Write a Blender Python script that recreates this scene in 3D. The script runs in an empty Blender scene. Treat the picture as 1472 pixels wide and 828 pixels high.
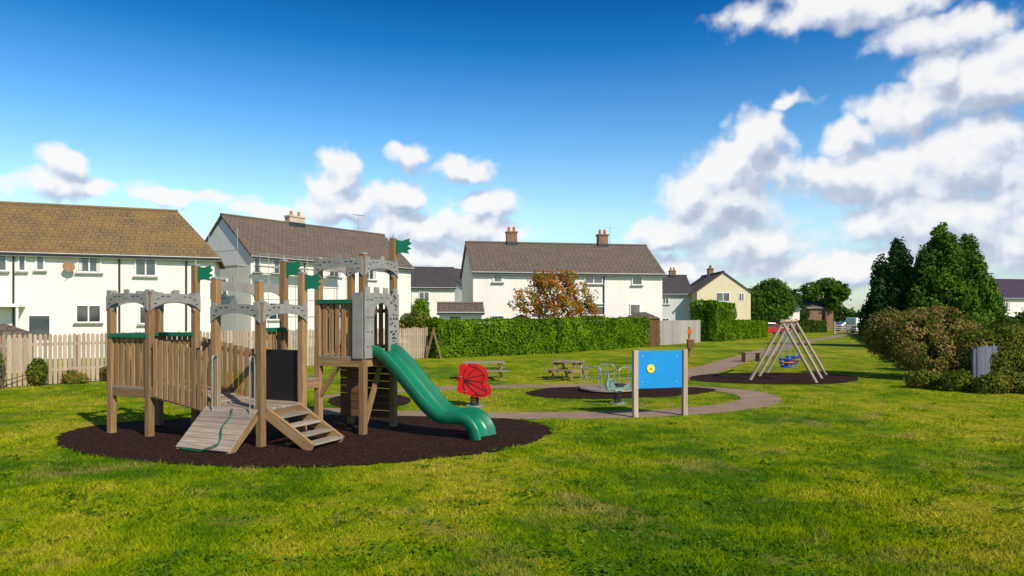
import bpy, math, random
import numpy as np
from mathutils import Vector, Matrix
random.seed(7); rng=np.random.default_rng(7)
scene=bpy.context.scene
scene.view_settings.view_transform='Standard'; scene.view_settings.look='None'; scene.view_settings.exposure=0; scene.view_settings.gamma=1
EYE=2.0   # camera height, m
def gp(px,py):            # ground position read off a site survey (bearing, depression)
    d=EYE*1000/(py-456.0); return ((px-736)/1000*d, d)
def bx(px,d): return (px-736)/1000*d
def hz(py,d): return EYE+(456-py)/1000*d

# ------------------------------------------------------------ node helpers
def newmat(name):
    m=bpy.data.materials.new(name); m.use_nodes=True
    nt=m.node_tree; nt.nodes.clear()
    return m,nt
def N(nt,t,**k):
    n=nt.nodes.new(t)
    for a,b in k.items(): setattr(n,a,b)
    return n
def noise(nt,vec,scale,detail=4,rough=.55,dist=0,dim='3D'):
    n=N(nt,'ShaderNodeTexNoise'); n.noise_dimensions=dim; n.inputs['Scale'].default_value=scale
    n.inputs['Detail'].default_value=detail; n.inputs['Roughness'].default_value=rough
    n.inputs['Distortion'].default_value=dist
    if vec is not None: nt.links.new(vec,n.inputs['Vector'])
    return n.outputs['Fac']
def ramp(nt,fac,stops):
    r=N(nt,'ShaderNodeValToRGB'); e=r.color_ramp.elements
    while len(e)<len(stops): e.new(.5)
    for i,(p,c) in enumerate(stops):
        e[i].position=p; e[i].color=(c[0],c[1],c[2],1)
    nt.links.new(fac,r.inputs[0]); return r.outputs[0]
def mixc(nt,fac,a,b,blend='MIX'):
    m=N(nt,'ShaderNodeMix',data_type='RGBA',blend_type=blend)
    for s,v in ((0,fac),(6,a),(7,b)):
        if hasattr(v,'is_linked') or hasattr(v,'links'): nt.links.new(v,m.inputs[s])
        elif s==0: m.inputs[0].default_value=v
        else: m.inputs[s].default_value=(v[0],v[1],v[2],1)
    return m.outputs[2]
def math_(nt,op,a,b=None,c=None,clamp=False):
    m=N(nt,'ShaderNodeMath',operation=op); m.use_clamp=clamp
    for i,v in enumerate((a,b,c)):
        if v is None: continue
        if isinstance(v,(int,float)): m.inputs[i].default_value=v
        else: nt.links.new(v,m.inputs[i])
    return m.outputs[0]
def vmul(nt,v,s):
    m=N(nt,'ShaderNodeVectorMath',operation='MULTIPLY'); nt.links.new(v,m.inputs[0]); m.inputs[1].default_value=s
    return m.outputs[0]
def attr(nt,name,out='Vector'):
    a=N(nt,'ShaderNodeAttribute'); a.attribute_name=name; return a.outputs[out]
def finish(nt,col,rough=.7,bump=None,bs=.3,bd=.01,metal=0,spec=.4,transl=0,coat=0):
    b=N(nt,'ShaderNodeBsdfPrincipled'); o=N(nt,'ShaderNodeOutputMaterial')
    if isinstance(col,tuple): b.inputs['Base Color'].default_value=(*col,1)
    else: nt.links.new(col,b.inputs['Base Color'])
    if isinstance(rough,(int,float)): b.inputs['Roughness'].default_value=rough
    else: nt.links.new(rough,b.inputs['Roughness'])
    b.inputs['Metallic'].default_value=metal; b.inputs['Specular IOR Level'].default_value=spec
    b.inputs['Coat Weight'].default_value=coat
    if bump is not None:
        bm=N(nt,'ShaderNodeBump'); bm.inputs['Strength'].default_value=bs; bm.inputs['Distance'].default_value=bd
        nt.links.new(bump,bm.inputs['Height']); nt.links.new(bm.outputs[0],b.inputs['Normal'])
    nt.links.new(b.outputs[0],o.inputs[0])
def leaffinish(nt,col,transl,upn=0):   # cheap diffuse + translucent leaf
    o=N(nt,'ShaderNodeOutputMaterial'); d=N(nt,'ShaderNodeBsdfDiffuse'); t=N(nt,'ShaderNodeBsdfTranslucent'); mx=N(nt,'ShaderNodeMixShader'); mx.inputs[0].default_value=transl
    if upn:
        a=N(nt,'ShaderNodeVectorMath',operation='MULTIPLY_ADD'); nt.links.new(N(nt,'ShaderNodeNewGeometry').outputs['Normal'],a.inputs[0]); a.inputs[1].default_value=(1-upn,)*3; a.inputs[2].default_value=(0,0,upn)
        n=N(nt,'ShaderNodeVectorMath',operation='NORMALIZE'); nt.links.new(a.outputs[0],n.inputs[0]); nt.links.new(n.outputs[0],d.inputs['Normal'])
    nt.links.new(col,d.inputs[0]); nt.links.new(col,t.inputs[0]); nt.links.new(d.outputs[0],mx.inputs[1]); nt.links.new(t.outputs[0],mx.inputs[2]); nt.links.new(mx.outputs[0],o.inputs[0])
def pos(nt): return N(nt,'ShaderNodeNewGeometry').outputs['Position']
def simple(name,col,rough=.5,var=.25,scale=6,metal=0,bump=.1,spec=.4,coat=0,dirt=None):
    m,nt=newmat(name); v=attr(nt,'lc')
    f=noise(nt,v,scale,4,.6)
    c=ramp(nt,f,[(.25,tuple(x*(1-var) for x in col)),(.75,tuple(min(1,x*(1+var)) for x in col))])
    if dirt:
        f2=noise(nt,v,scale*.35,5,.7); f2=math_(nt,'MULTIPLY',math_(nt,'SUBTRACT',f2,.5,clamp=True),3,clamp=True)
        c=mixc(nt,f2,c,dirt)
    finish(nt,c,rough,noise(nt,v,scale*8,2) if bump>.05 else None,bump,.01,metal,spec,coat=coat); return m
def wood(name,c1,c2,c3):
    m,nt=newmat(name); v=attr(nt,'lc'); r=attr(nt,'rnd','Fac')
    g=noise(nt,vmul(nt,v,(45,45,2.2)),1,5,.65,.4)
    big=noise(nt,vmul(nt,v,(4,4,1.2)),1,3,.5)
    c=ramp(nt,g,[(.28,c3),(.5,c1),(.72,c2)])
    c=mixc(nt,math_(nt,'MULTIPLY',big,.5),c,tuple(x*.6 for x in c1))
    br=math_(nt,'MULTIPLY_ADD',r,.5,.75)
    h=N(nt,'ShaderNodeHueSaturation'); nt.links.new(br,h.inputs['Value']); nt.links.new(c,h.inputs['Color'])
    finish(nt,h.outputs[0],.8,g,.4,.004,spec=.2); return m
def leafmat(name,stops,clump=1.2,transl=.3,rough=.55):
    m,nt=newmat(name); r=attr(nt,'rnd','Fac'); p=pos(nt)
    n=noise(nt,p,clump,2,.6)
    f=math_(nt,'ADD',math_(nt,'MULTIPLY',r,.5),math_(nt,'MULTIPLY_ADD',n,1.3,-.4),clamp=True)
    c=ramp(nt,f,stops); leaffinish(nt,c,transl); return m

M={}
M['post']=wood('weathered_post_wood',(.31,.18,.085),(.42,.275,.15),(.14,.075,.04))
M['deck']=wood('grey_deck_wood',(.31,.25,.195),(.44,.37,.30),(.16,.12,.085))
M['dark']=wood('dark_board_wood',(.15,.078,.035),(.22,.12,.06),(.06,.03,.018))
M['fence']=wood('fence_wood',(.42,.32,.23),(.55,.44,.34),(.24,.17,.12))
M['greyfence']=wood('grey_fence_wood',(.36,.33,.30),(.5,.47,.43),(.22,.2,.18))
M['bluefence']=wood('faded_fence_wood',(.15,.16,.21),(.24,.24,.30),(.07,.07,.11))
M['swing']=wood('pale_swing_wood',(.50,.38,.29),(.60,.48,.38),(.34,.24,.18))
M['grey']=simple('grey_plastic_board',(.27,.255,.245),.5,.18,5,dirt=(.18,.16,.14))
M['slot']=simple('slot_black',(.02,.02,.022),.6,.2)
M['black']=simple('black_board',(.012,.012,.014),.45,.3,4)
M['green']=simple('green_slide_plastic',(.003,.16,.082),.34,.18,2,spec=.5,bump=.03,dirt=(.02,.13,.08))
M['dgreen']=simple('green_plastic_board',(.004,.13,.07),.4,.15,5)
M['metal']=simple('galvanised_steel',(.5,.52,.53),.4,.15,8,metal=.8)
M['teal']=simple('painted_teal_steel',(.16,.26,.23),.5,.2,8,metal=.2)
M['red']=simple('red_plastic',(.60,.010,.015),.4,.1,5,spec=.4)
M['orange']=simple('orange_plastic',(.6,.12,.02),.4,.1,5)
M['blue']=simple('blue_panel_plastic',(.005,.24,.62),.5,.10,3,bump=.02,spec=.3)
M['bluer']=simple('blue_rubber',(.02,.08,.4),.5,.1,3)
M['yellow']=simple('yellow_plastic',(.85,.62,.03),.4,.08,3)
M['white']=simple('white_upvc',(.8,.8,.79),.35,.04,3)
M['rubber']=simple('black_rubber',(.02,.02,.02),.7,.2,8)
M['pipe']=simple('downpipe_dark',(.03,.03,.032),.4,.2,4)
M['brick']=simple('chimney_brick',(.22,.12,.075),.85,.35,5)
M['chbeige']=simple('chimney_render',(.5,.4,.27),.85,.2,3)
M['pot']=simple('chimney_pot_clay',(.45,.17,.08),.8,.2,6)
M['bark']=simple('bark',(.09,.065,.045),.9,.4,6,bump=.6)
M['curtain']=simple('curtain',(.55,.53,.5),.8,.15,6)
M['dish']=simple('satellite_dish_rust',(.42,.22,.13),.6,.2,6)
m,nt=newmat('window_glass'); n=noise(nt,pos(nt),.8,2)
finish(nt,ramp(nt,n,[(.35,(.02,.028,.035)),(.7,(.10,.12,.13))]),.04,spec=.9); M['glass']=m
def wallmat(name,c,st):
    m,nt=newmat(name); p=pos(nt)
    s=noise(nt,vmul(nt,p,(1.2,1.2,.25)),1.2,5,.65)
    f=math_(nt,'MULTIPLY',math_(nt,'SUBTRACT',s,.5,clamp=True),2.2,clamp=True)
    c_=mixc(nt,f,c,st); finish(nt,c_,.9,noise(nt,p,22,3,.7),.4,.02,spec=.2); return m
M['wall']=wallmat('white_roughcast',(.77,.735,.67),(.66,.61,.53))
M['wallg']=wallmat('grey_roughcast',(.56,.56,.56),(.40,.40,.39))
M['cream']=wallmat('cream_roughcast',(.70,.60,.41),(.58,.5,.36))
def roofmat(name,a,b,lich,lf):
    m,nt=newmat(name); v=attr(nt,'lc')
    br=N(nt,'ShaderNodeTexBrick'); nt.links.new(v,br.inputs[0]); br.inputs['Scale'].default_value=1
    br.inputs['Color1'].default_value=(*a,1); br.inputs['Color2'].default_value=(*b,1); br.inputs['Mortar'].default_value=tuple(x*.25 for x in a)+(1,)
    br.inputs['Mortar Size'].default_value=.02; br.inputs['Brick Width'].default_value=.33; br.inputs['Row Height'].default_value=.3
    n=noise(nt,v,.8,6,.7); f=math_(nt,'MULTIPLY',math_(nt,'SUBTRACT',n,.5-lf,clamp=True),4*max(lf,.1)+1,clamp=True)
    c=mixc(nt,f,br.outputs[0],lich)
    n2=noise(nt,v,9,3,.7); c=mixc(nt,math_(nt,'MULTIPLY',n2,.5),c,tuple(x*.5 for x in a))
    sx=N(nt,'ShaderNodeSeparateXYZ'); nt.links.new(v,sx.inputs[0])
    row=math_(nt,'FRACT',math_(nt,'DIVIDE',sx.outputs[1],.3))
    cr=math_(nt,'SINE',math_(nt,'MULTIPLY',sx.outputs[0],6.283/.33))
    h=math_(nt,'ADD',math_(nt,'MULTIPLY',row,-1),math_(nt,'MULTIPLY',cr,.4))
    finish(nt,c,.85,h,.8,.03,spec=.2); return m
M['roof_or']=roofmat('lichen_tile_roof',(.24,.16,.085),(.18,.12,.07),(.42,.24,.05),.12)
M['roof_gr']=roofmat('brown_tile_roof',(.19,.145,.115),(.145,.115,.09),(.25,.20,.13),.02)
M['roof_dk']=roofmat('slate_roof',(.095,.085,.088),(.075,.066,.07),(.14,.125,.1),.0)
M['roof_pu']=roofmat('purple_slate_roof',(.09,.065,.10),(.07,.05,.085),(.1,.09,.1),.0)

# grass colour shared by the soil sheet and the blades
def grasscol(nt,p,q=0):
    big=noise(nt,p,.28,2,.5,dim='2D'); mid=noise(nt,p,1.3,4,.65,dim='2D')
    f=math_(nt,'ADD',math_(nt,'MULTIPLY',big,.5),math_(nt,'MULTIPLY',mid,.5))
    c=ramp(nt,f,[(.36,(.09,.19,.004)),(.45,(.20,.30,.005)),(.54,(.34,.385,.007)),(.63,(.46,.43,.03))])
    d=math_(nt,'MULTIPLY',math_(nt,'SUBTRACT',noise(nt,p,.8,4,.7,.5,'2D'),.56,clamp=True),6,clamp=True)
    c=mixc(nt,math_(nt,'MULTIPLY',d,.6),c,(.44,.31,.10))
    w=math_(nt,'MULTIPLY',math_(nt,'SUBTRACT',noise(nt,p,4.5,3,.7,dim='2D'),.55,clamp=True),6,clamp=True)
    return mixc(nt,math_(nt,'MULTIPLY',w,.8),c,(.055,.13,.004))
m,nt=newmat('lawn'); p=pos(nt); c=grasscol(nt,p)
c=mixc(nt,math_(nt,'MULTIPLY_ADD',noise(nt,p,25,3,.75),1.3,-.25,clamp=True),mixc(nt,.45,c,(.03,.035,.004)),c)
finish(nt,c,.9,noise(nt,p,18,5,.75),1,.04,spec=.05); M['lawn']=m
m,nt=newmat('grass_blade'); p=pos(nt); c=grasscol(nt,p); r=attr(nt,'rnd','Fac')
h=N(nt,'ShaderNodeHueSaturation'); nt.links.new(c,h.inputs['Color']); nt.links.new(math_(nt,'MULTIPLY_ADD',r,.8,.62),h.inputs['Value'])
leaffinish(nt,h.outputs[0],.3,.55); M['blade']=m
m,nt=newmat('rubber_mulch'); p=pos(nt)
vo=N(nt,'ShaderNodeTexVoronoi'); nt.links.new(p,vo.inputs['Vector']); vo.inputs['Scale'].default_value=38
c=ramp(nt,vo.outputs['Color'],[(.1,(.012,.005,.004)),(.5,(.040,.018,.012)),(.9,(.09,.045,.032))])
c=mixc(nt,math_(nt,'MULTIPLY',noise(nt,p,1.3,4,.6),.5),c,(.022,.010,.007))
finish(nt,c,.95,vo.outputs['Distance'],1,.03,spec=.08); M['mulch']=m
m,nt=newmat('path_gravel_tarmac'); p=pos(nt)
c=ramp(nt,noise(nt,p,1.5,5,.65),[(.3,(.26,.175,.12)),(.7,(.42,.30,.215))])
c=mixc(nt,math_(nt,'MULTIPLY',noise(nt,p,70,2,.8),.6),c,(.2,.14,.1))
finish(nt,c,.9,noise(nt,p,80,2,.7),.6,.01,spec=.1); M['path']=m

# ------------------------------------------------------------ mesh builder
def link(o): scene.collection.objects.link(o); return o
def empty(name,loc=(0,0,0),rz=0):
    e=bpy.data.objects.new(name,None); e.location=loc; e.rotation_euler=(0,0,rz); e.empty_display_size=.2; return link(e)
class MB:
    def __init__(s): s.v=[];s.f=[];s.lc=[];s.r=[];s.mi=[];s.mats=[];s.sm=[]
    def mi_(s,m):
        m=M[m]
        if m not in s.mats: s.mats.append(m)
        return s.mats.index(m)
    def add(s,vs,fs,mat,lcs=None,smooth=False):
        o=len(s.v); mi=s.mi_(mat); r=random.random(); off=Vector((random.random()*9,random.random()*9,random.random()*9))
        s.v+= [tuple(x) for x in vs]
        s.lc+=[tuple((Vector(l)+off)) for l in (lcs if lcs is not None else vs)] if not (lcs is not None and mat.startswith('roof')) else [tuple(l) for l in lcs]
        s.r+=[r]*len(vs)
        for f in fs: s.f.append([i+o for i in f]); s.mi.append(mi); s.sm.append(smooth)
    def beam(s,p1,p2,w,t,mat,up=(0,0,1)):
        p1=Vector(p1);p2=Vector(p2); z=p2-p1; L=z.length; z.normalize()
        up=Vector(up)
        if abs(z.dot(up))>.98: up=Vector((0,1,0)) if abs(z.y)<.9 else Vector((1,0,0))
        x=up.cross(z).normalized(); y=z.cross(x)
        vs=[];ls=[]
        for k in (0,1):
            for a,b in((-1,-1),(1,-1),(1,1),(-1,1)):
                l=(a*w/2,b*t/2,k*L); ls.append(l); vs.append(p1+x*l[0]+y*l[1]+z*l[2])
        s.add(vs,[(0,3,2,1),(4,5,6,7),(0,1,5,4),(1,2,6,5),(2,3,7,6),(3,0,4,7)],mat,ls)
    def box(s,c,size,mat):   # axis aligned; long axis becomes grain
        c=Vector(c);i=max(range(3),key=lambda k:size[k]); d=Vector((0,0,0)); d[i]=size[i]/2
        if i==2: s.beam(c-d,c+d,size[0],size[1],mat,(0,1,0))
        elif i==0: s.beam(c-d,c+d,size[1],size[2],mat,(0,0,1))
        else: s.beam(c-d,c+d,size[0],size[2],mat,(0,0,1))
    def cyl(s,p1,p2,r,mat,n=10,r2=None,cap=True):
        p1=Vector(p1);p2=Vector(p2);z=p2-p1;L=z.length;z.normalize(); r2=r if r2 is None else r2
        up=Vector((0,0,1)) if abs(z.z)<.9 else Vector((1,0,0)); x=up.cross(z).normalized();y=z.cross(x)
        vs=[];ls=[]
        for k,rr in((0,r),(1,r2)):
            for i in range(n):
                a=2*math.pi*i/n; q=(math.cos(a)*rr,math.sin(a)*rr,k*L); ls.append(q); vs.append(p1+x*q[0]+y*q[1]+z*q[2])
        fs=[(i,(i+1)%n,n+(i+1)%n,n+i) for i in range(n)]
        s.add(vs,fs,mat,ls,True)
        if cap: s.add(vs,[tuple(range(n-1,-1,-1)),tuple(range(n,2*n))],mat,ls)
    def tube(s,pts,r,mat,n=8,closed=False):
        for i in range(len(pts)-1): s.cyl(pts[i],pts[i+1],r,mat,n)
    def prism(s,pts,o,ax,ay,th,mat):   # outline pts 2D in frame o,ax,ay, extruded +-th/2
        o=Vector(o);ax=Vector(ax).normalized();ay=Vector(ay).normalized();nz=ax.cross(ay)
        vs=[];n=len(pts)
        for k in(-.5,.5):
            for a,b in pts: vs.append(o+ax*a+ay*b+nz*(k*th))
        ls=[(a,b,k) for k in (0,th) for a,b in pts]
        s.add(vs,[tuple(range(n-1,-1,-1)),tuple(range(n,2*n))]+[(i,(i+1)%n,n+(i+1)%n,n+i) for i in range(n)],mat,ls)
    def strip(s,xs,b,t,o,ax,th,mat,ay=(0,0,1)):   # vertical plate between curves b(x), t(x)
        o=Vector(o);ax=Vector(ax).normalized();ay=Vector(ay);nz=ax.cross(ay)
        vs=[];ls=[];n=len(xs)
        for k in(-.5,.5):
            for i,x in enumerate(xs):
                for f in (b,t):
                    z=f[i]; vs.append(o+ax*x+ay*z+nz*(k*th)); ls.append((x,z,k*th))
        fs=[]
        B=2*n
        for i in range(n-1):
            a=2*i; fs+=[(a,a+1,a+3,a+2),(B+a,B+a+2,B+a+3,B+a+1),(a,a+2,B+a+2,B+a),(a+1,B+a+1,B+a+3,a+3)]
        fs+=[(0,B,B+1,1),(2*n-2,2*n-1,B+2*n-1,B+2*n-2)]
        s.add(vs,fs,mat,ls)
    def build(s,name,parent=None,bevel=0):
        me=bpy.data.meshes.new(name); me.from_pydata(s.v,[],s.f)
        for m in s.mats: me.materials.append(m)
        me.polygons.foreach_set('material_index',s.mi); me.polygons.foreach_set('use_smooth',s.sm)
        a=me.attributes.new('lc','FLOAT_VECTOR','POINT'); a.data.foreach_set('vector',[c for l in s.lc for c in l])
        a=me.attributes.new('rnd','FLOAT','POINT'); a.data.foreach_set('value',s.r)
        me.update(); o=link(bpy.data.objects.new(name,me))
        if parent: o.parent=parent
        if bevel:
            b=o.modifiers.new('bevel','BEVEL'); b.width=bevel; b.segments=2; b.limit_method='ANGLE'; b.angle_limit=math.radians(50)
        return o
def npmesh(name,V,F,mat,rnd,parent=None):
    k=F.shape[1]; me=bpy.data.meshes.new(name); me.vertices.add(len(V)); me.vertices.foreach_set('co',V.astype(np.float32).ravel())
    me.loops.add(F.size); me.loops.foreach_set('vertex_index',F.astype(np.int32).ravel())
    me.polygons.add(len(F)); me.polygons.foreach_set('loop_start',np.arange(0,F.size,k,dtype=np.int32))
    a=me.attributes.new('rnd','FLOAT','POINT'); a.data.foreach_set('value',rnd.astype(np.float32))
    me.materials.append(mat); me.update(calc_edges=True); me.validate()
    o=link(bpy.data.objects.new(name,me)); 
    if parent: o.parent=parent
    return o
def leaves(name,P,size,mat,parent,nrm=None,asp=.6):
    n=len(P); a=rng.normal(size=(n,3)); 
    if nrm is not None: a=a*.55+nrm
    a/=np.linalg.norm(a,axis=1)[:,None]
    b=rng.normal(size=(n,3)); b=np.cross(a,b); b/=np.linalg.norm(b,axis=1)[:,None]; c=np.cross(a,b)
    s=(size*rng.uniform(.6,1.4,n))[:,None]
    V=np.stack([P+b*s,P+c*s*asp+a*s*.15,P-b*s,P-c*s*asp+a*s*.15],1).reshape(-1,3)
    F=np.arange(4*n).reshape(n,4); r=np.repeat(rng.random(n),4)
    return npmesh(name,V,F,M[mat],r,parent)
def wob(P,s,seed=0):
    r=np.random.default_rng(seed); o=np.zeros(len(P))
    for i in range(6):
        d=r.normal(size=3); o+=np.sin(P@d*s*(1+.5*i)+r.uniform(0,6))/(1+.4*i)
    return o/3
def lobepts(lobes,n,gap=.1,seed=1,inner=.55):
    w=np.array([l[3]*l[4]*l[5] for l in lobes])**.75; w/=w.sum(); out=[];nr=[]
    for l,k in zip(lobes,w):
        m=int(n*k); d=rng.normal(size=(m,3)); d/=np.linalg.norm(d,axis=1)[:,None]
        r=rng.uniform(inner,1.05,m)[:,None]; R=np.array(l[3:6]); c=np.array(l[:3])
        P=c+d*r*R; P+=d*(wob(P,3.2/max(.6,R[0]),seed)[:,None]*.22*R)
        out.append(P);nr.append(d)
    P=np.concatenate(out);D=np.concatenate(nr)
    k=(wob(P,2.1,seed+5)>-.9+gap*2.0)&(P[:,2]>.02); return P[k],D[k]
def tree(name,x,y,h,lobes,n,leaf,mat,trunk_r=.15,gap=.15,seed=1,extra=None):
    e=empty(name,(x,y,0)); t=MB(); top=h
    ks=5; pts=[Vector((.12*math.sin(i*1.7+seed)*i/ks*2,.1*math.cos(i*2.1+seed)*i/ks*2,top*i/ks-.05)) for i in range(ks+1)]
    for i in range(ks): t.cyl(pts[i],pts[i+1],trunk_r*(1-i/(ks+1)),'bark',9,trunk_r*(1-(i+1)/(ks+1)),False)
    for l in lobes:
        c=Vector(l[:3]); k=min(ks-1,max(1,int((c.z-.3*l[5]-.6)/top*ks))); m=(pts[k]+c)/2+Vector((0,0,.1*c.z*.3))
        t.cyl(pts[k],m,trunk_r*.45,'bark',6,trunk_r*.28,False); t.cyl(m,c,trunk_r*.28,'bark',6,trunk_r*.12,False)
        for q in range(4):
            d=Vector((random.uniform(-1,1)*l[3],random.uniform(-1,1)*l[4],random.uniform(-.3,1)*l[5]))*.7
            t.cyl(c,c+d,trunk_r*.1,'bark',5,trunk_r*.04,False)
    t.build('trunk_and_limbs',e)
    P,D=lobepts(lobes,n,gap,seed); leaves('crown_leaves',P,leaf,mat,e,D)
    if extra:
        P,D=lobepts(lobes,extra[0],gap,seed+3,.85); leaves('berries',P,extra[1],extra[2],e)
    return e

# ------------------------------------------------------------ world
SE=math.radians(37); SA=math.radians(140)
w=bpy.data.worlds.new("World"); scene.world=w; w.use_nodes=True; nt=w.node_tree; nt.nodes.clear()
w.cycles.sampling_method='MANUAL'; w.cycles.sample_map_resolution=256
sky=N(nt,'ShaderNodeTexSky'); sky.sky_type='NISHITA'; sky.sun_disc=False; sky.sun_elevation=SE; sky.sun_rotation=SA
sky.air_density=1.0; sky.dust_density=.6; sky.ozone_density=2.0
tc=N(nt,'ShaderNodeTexCoord').outputs['Generated']
sp=N(nt,'ShaderNodeSeparateXYZ'); nt.links.new(tc,sp.inputs[0])
az=math_(nt,'ARCTAN2',sp.outputs[0],sp.outputs[1])
el=math_(nt,'ARCSINE',sp.outputs[2])
cb=N(nt,'ShaderNodeCombineXYZ'); nt.links.new(az,cb.inputs[0]); nt.links.new(el,cb.inputs[1])
P0=cb.outputs[0]
# cumulus bank: (bearing, elevation, half widths, density)
CL=[(1085,200,40,36,1.25),(1062,240,58,38,1.2),(1040,290,80,40,1.1),(985,295,44,26,1.0),(965,335,60,26,1.0),(1070,350,100,34,.9),
(1350,96,44,32,1.2),(1440,118,80,44,1.2),(1310,160,80,40,.9),(1225,200,50,26,.6),(1250,262,86,40,1.05),(1400,235,120,66,1.15),(1340,320,150,46,1.1),(1500,320,110,60,1.1),(1230,385,190,30,1.0),
(1220,10,170,32,.72),(1345,50,110,30,.62),(1135,140,40,16,.45),
(88,234,36,26,1.1),(110,266,104,20,.95),(260,286,120,16,.7),(380,308,90,14,.6),
(486,258,32,28,1.3),(490,298,58,28,1.05),(578,286,36,26,1.05),(600,328,74,28,1.0),(696,294,42,26,1.15),(690,335,80,26,1.0),(590,224,34,18,.6),(662,245,52,15,.6),
(540,372,260,26,.85),(880,395,200,24,.9)]
g=bpy.data.node_groups.new('cloud_field','ShaderNodeTree')
g.interface.new_socket('V',in_out='INPUT',socket_type='NodeSocketVector'); g.interface.new_socket('F',in_out='OUTPUT',socket_type='NodeSocketFloat')
gi=N(g,'NodeGroupInput').outputs[0]; go=N(g,'NodeGroupOutput')
dn=N(g,'ShaderNodeTexNoise'); dn.noise_dimensions='2D'; g.links.new(gi,dn.inputs['Vector']); dn.inputs['Scale'].default_value=22; dn.inputs['Detail'].default_value=2
d1=N(g,'ShaderNodeVectorMath',operation='SUBTRACT'); g.links.new(dn.outputs['Color'],d1.inputs[0]); d1.inputs[1].default_value=(.5,.5,.5)
d2=N(g,'ShaderNodeVectorMath',operation='MULTIPLY_ADD'); g.links.new(d1.outputs[0],d2.inputs[0]); d2.inputs[1].default_value=(.045,.04,0); g.links.new(gi,d2.inputs[2])
acc=None
for px,py,rx,ry,am in CL:
    u=(px-736)/1000; a=math.atan(u); e_=math.atan((456-py)/1000*math.cos(a)); k=math.cos(a)
    sx_=1000/(rx*k*k); sy_=1000/(ry*k)
    s1=N(g,'ShaderNodeVectorMath',operation='MULTIPLY_ADD'); g.links.new(d2.outputs[0],s1.inputs[0]); s1.inputs[1].default_value=(sx_,sy_,0); s1.inputs[2].default_value=(-a*sx_,-e_*sy_,0)
    s3=N(g,'ShaderNodeVectorMath',operation='LENGTH'); g.links.new(s1.outputs[0],s3.inputs[0])
    q=math_(g,'MULTIPLY_ADD',s3.outputs['Value'],-.9,1.0+.5*(am-.5))
    if acc is None: acc=q
    else: acc=math_(g,'SMOOTH_MAX',acc,q,.12)
acc=math_(g,'MAXIMUM',acc,-.8); acc=math_(g,'MINIMUM',acc,1.15)
ns=noise(g,gi,24,7,.52,.0,'2D'); ns2=noise(g,gi,8,2,.5,0,'2D')
f=math_(g,'ADD',acc,math_(g,'MULTIPLY_ADD',ns,1.15,-.6)); f=math_(g,'ADD',f,math_(g,'MULTIPLY_ADD',ns2,.7,-.42))
g.links.new(f,go.inputs[0])
def cg(v):
    n=N(nt,'ShaderNodeGroup'); n.node_tree=g; nt.links.new(v,n.inputs[0]); return n.outputs[0]
f0=cg(P0)
of=N(nt,'ShaderNodeVectorMath',operation='ADD'); nt.links.new(P0,of.inputs[0]); of.inputs[1].default_value=(-.006,.022,0)
f1=cg(of.outputs[0])
mr=N(nt,'ShaderNodeMapRange',interpolation_type='SMOOTHSTEP'); nt.links.new(f0,mr.inputs[0]); mr.inputs[1].default_value=-.08; mr.inputs[2].default_value=.55
alpha=math_(nt,'MULTIPLY',mr.outputs[0],.95)
lit=math_(nt,'MULTIPLY_ADD',math_(nt,'SUBTRACT',f0,f1),.75,.56,clamp=True)
cc=ramp(nt,lit,[(.05,(.44,.50,.64)),(.38,(.58,.63,.77)),(.60,(.84,.87,.94)),(.82,(1.0,.99,.98))])
cc=vmul(nt,cc,(9.6,9.6,9.6))
# sky colour: physical sky, deepened away from the horizon (polarised, saturated)
gr=N(nt,'ShaderNodeMapRange'); nt.links.new(el,gr.inputs[0]); gr.inputs[1].default_value=0; gr.inputs[2].default_value=math.pi/2
tint=ramp(nt,gr.outputs[0],[(0,(1.3,1.38,1.45)),(.088,(1.6,1.85,1.85)),(.16,(.75,1.40,1.75)),(.235,(.10,.80,1.40)),(.293,(.004,.42,1.0)),(.5,(.45,.65,.85))])
skc=mixc(nt,1.0,sky.outputs[0],tint,'MULTIPLY')
fin=mixc(nt,alpha,skc,cc)
bg=N(nt,'ShaderNodeBackground'); bg.inputs[1].default_value=.1; nt.links.new(fin,bg.inputs[0])
wo=N(nt,'ShaderNodeOutputWorld'); nt.links.new(bg.outputs[0],wo.inputs[0])

sun=bpy.data.lights.new('sun','SUN'); sun.energy=5.0; sun.angle=math.radians(.53); sun.color=(1,.91,.75)
so=link(bpy.data.objects.new('sun',sun)); S=Vector((math.sin(SA)*math.cos(SE),math.cos(SA)*math.cos(SE),math.sin(SE)))
so.rotation_euler=S.to_track_quat('Z','Y').to_euler(); so.location=S*60

# ------------------------------------------------------------ camera
cam=bpy.data.cameras.new('camera'); co=link(bpy.data.objects.new('camera',cam)); co.location=(0,0,EYE); co.rotation_euler=(math.pi/2,0,0)
cam.sensor_width=36; cam.lens=36*1000/1472; cam.shift_y=42/1472; cam.clip_end=3000; cam.clip_start=.05; scene.camera=co

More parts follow.
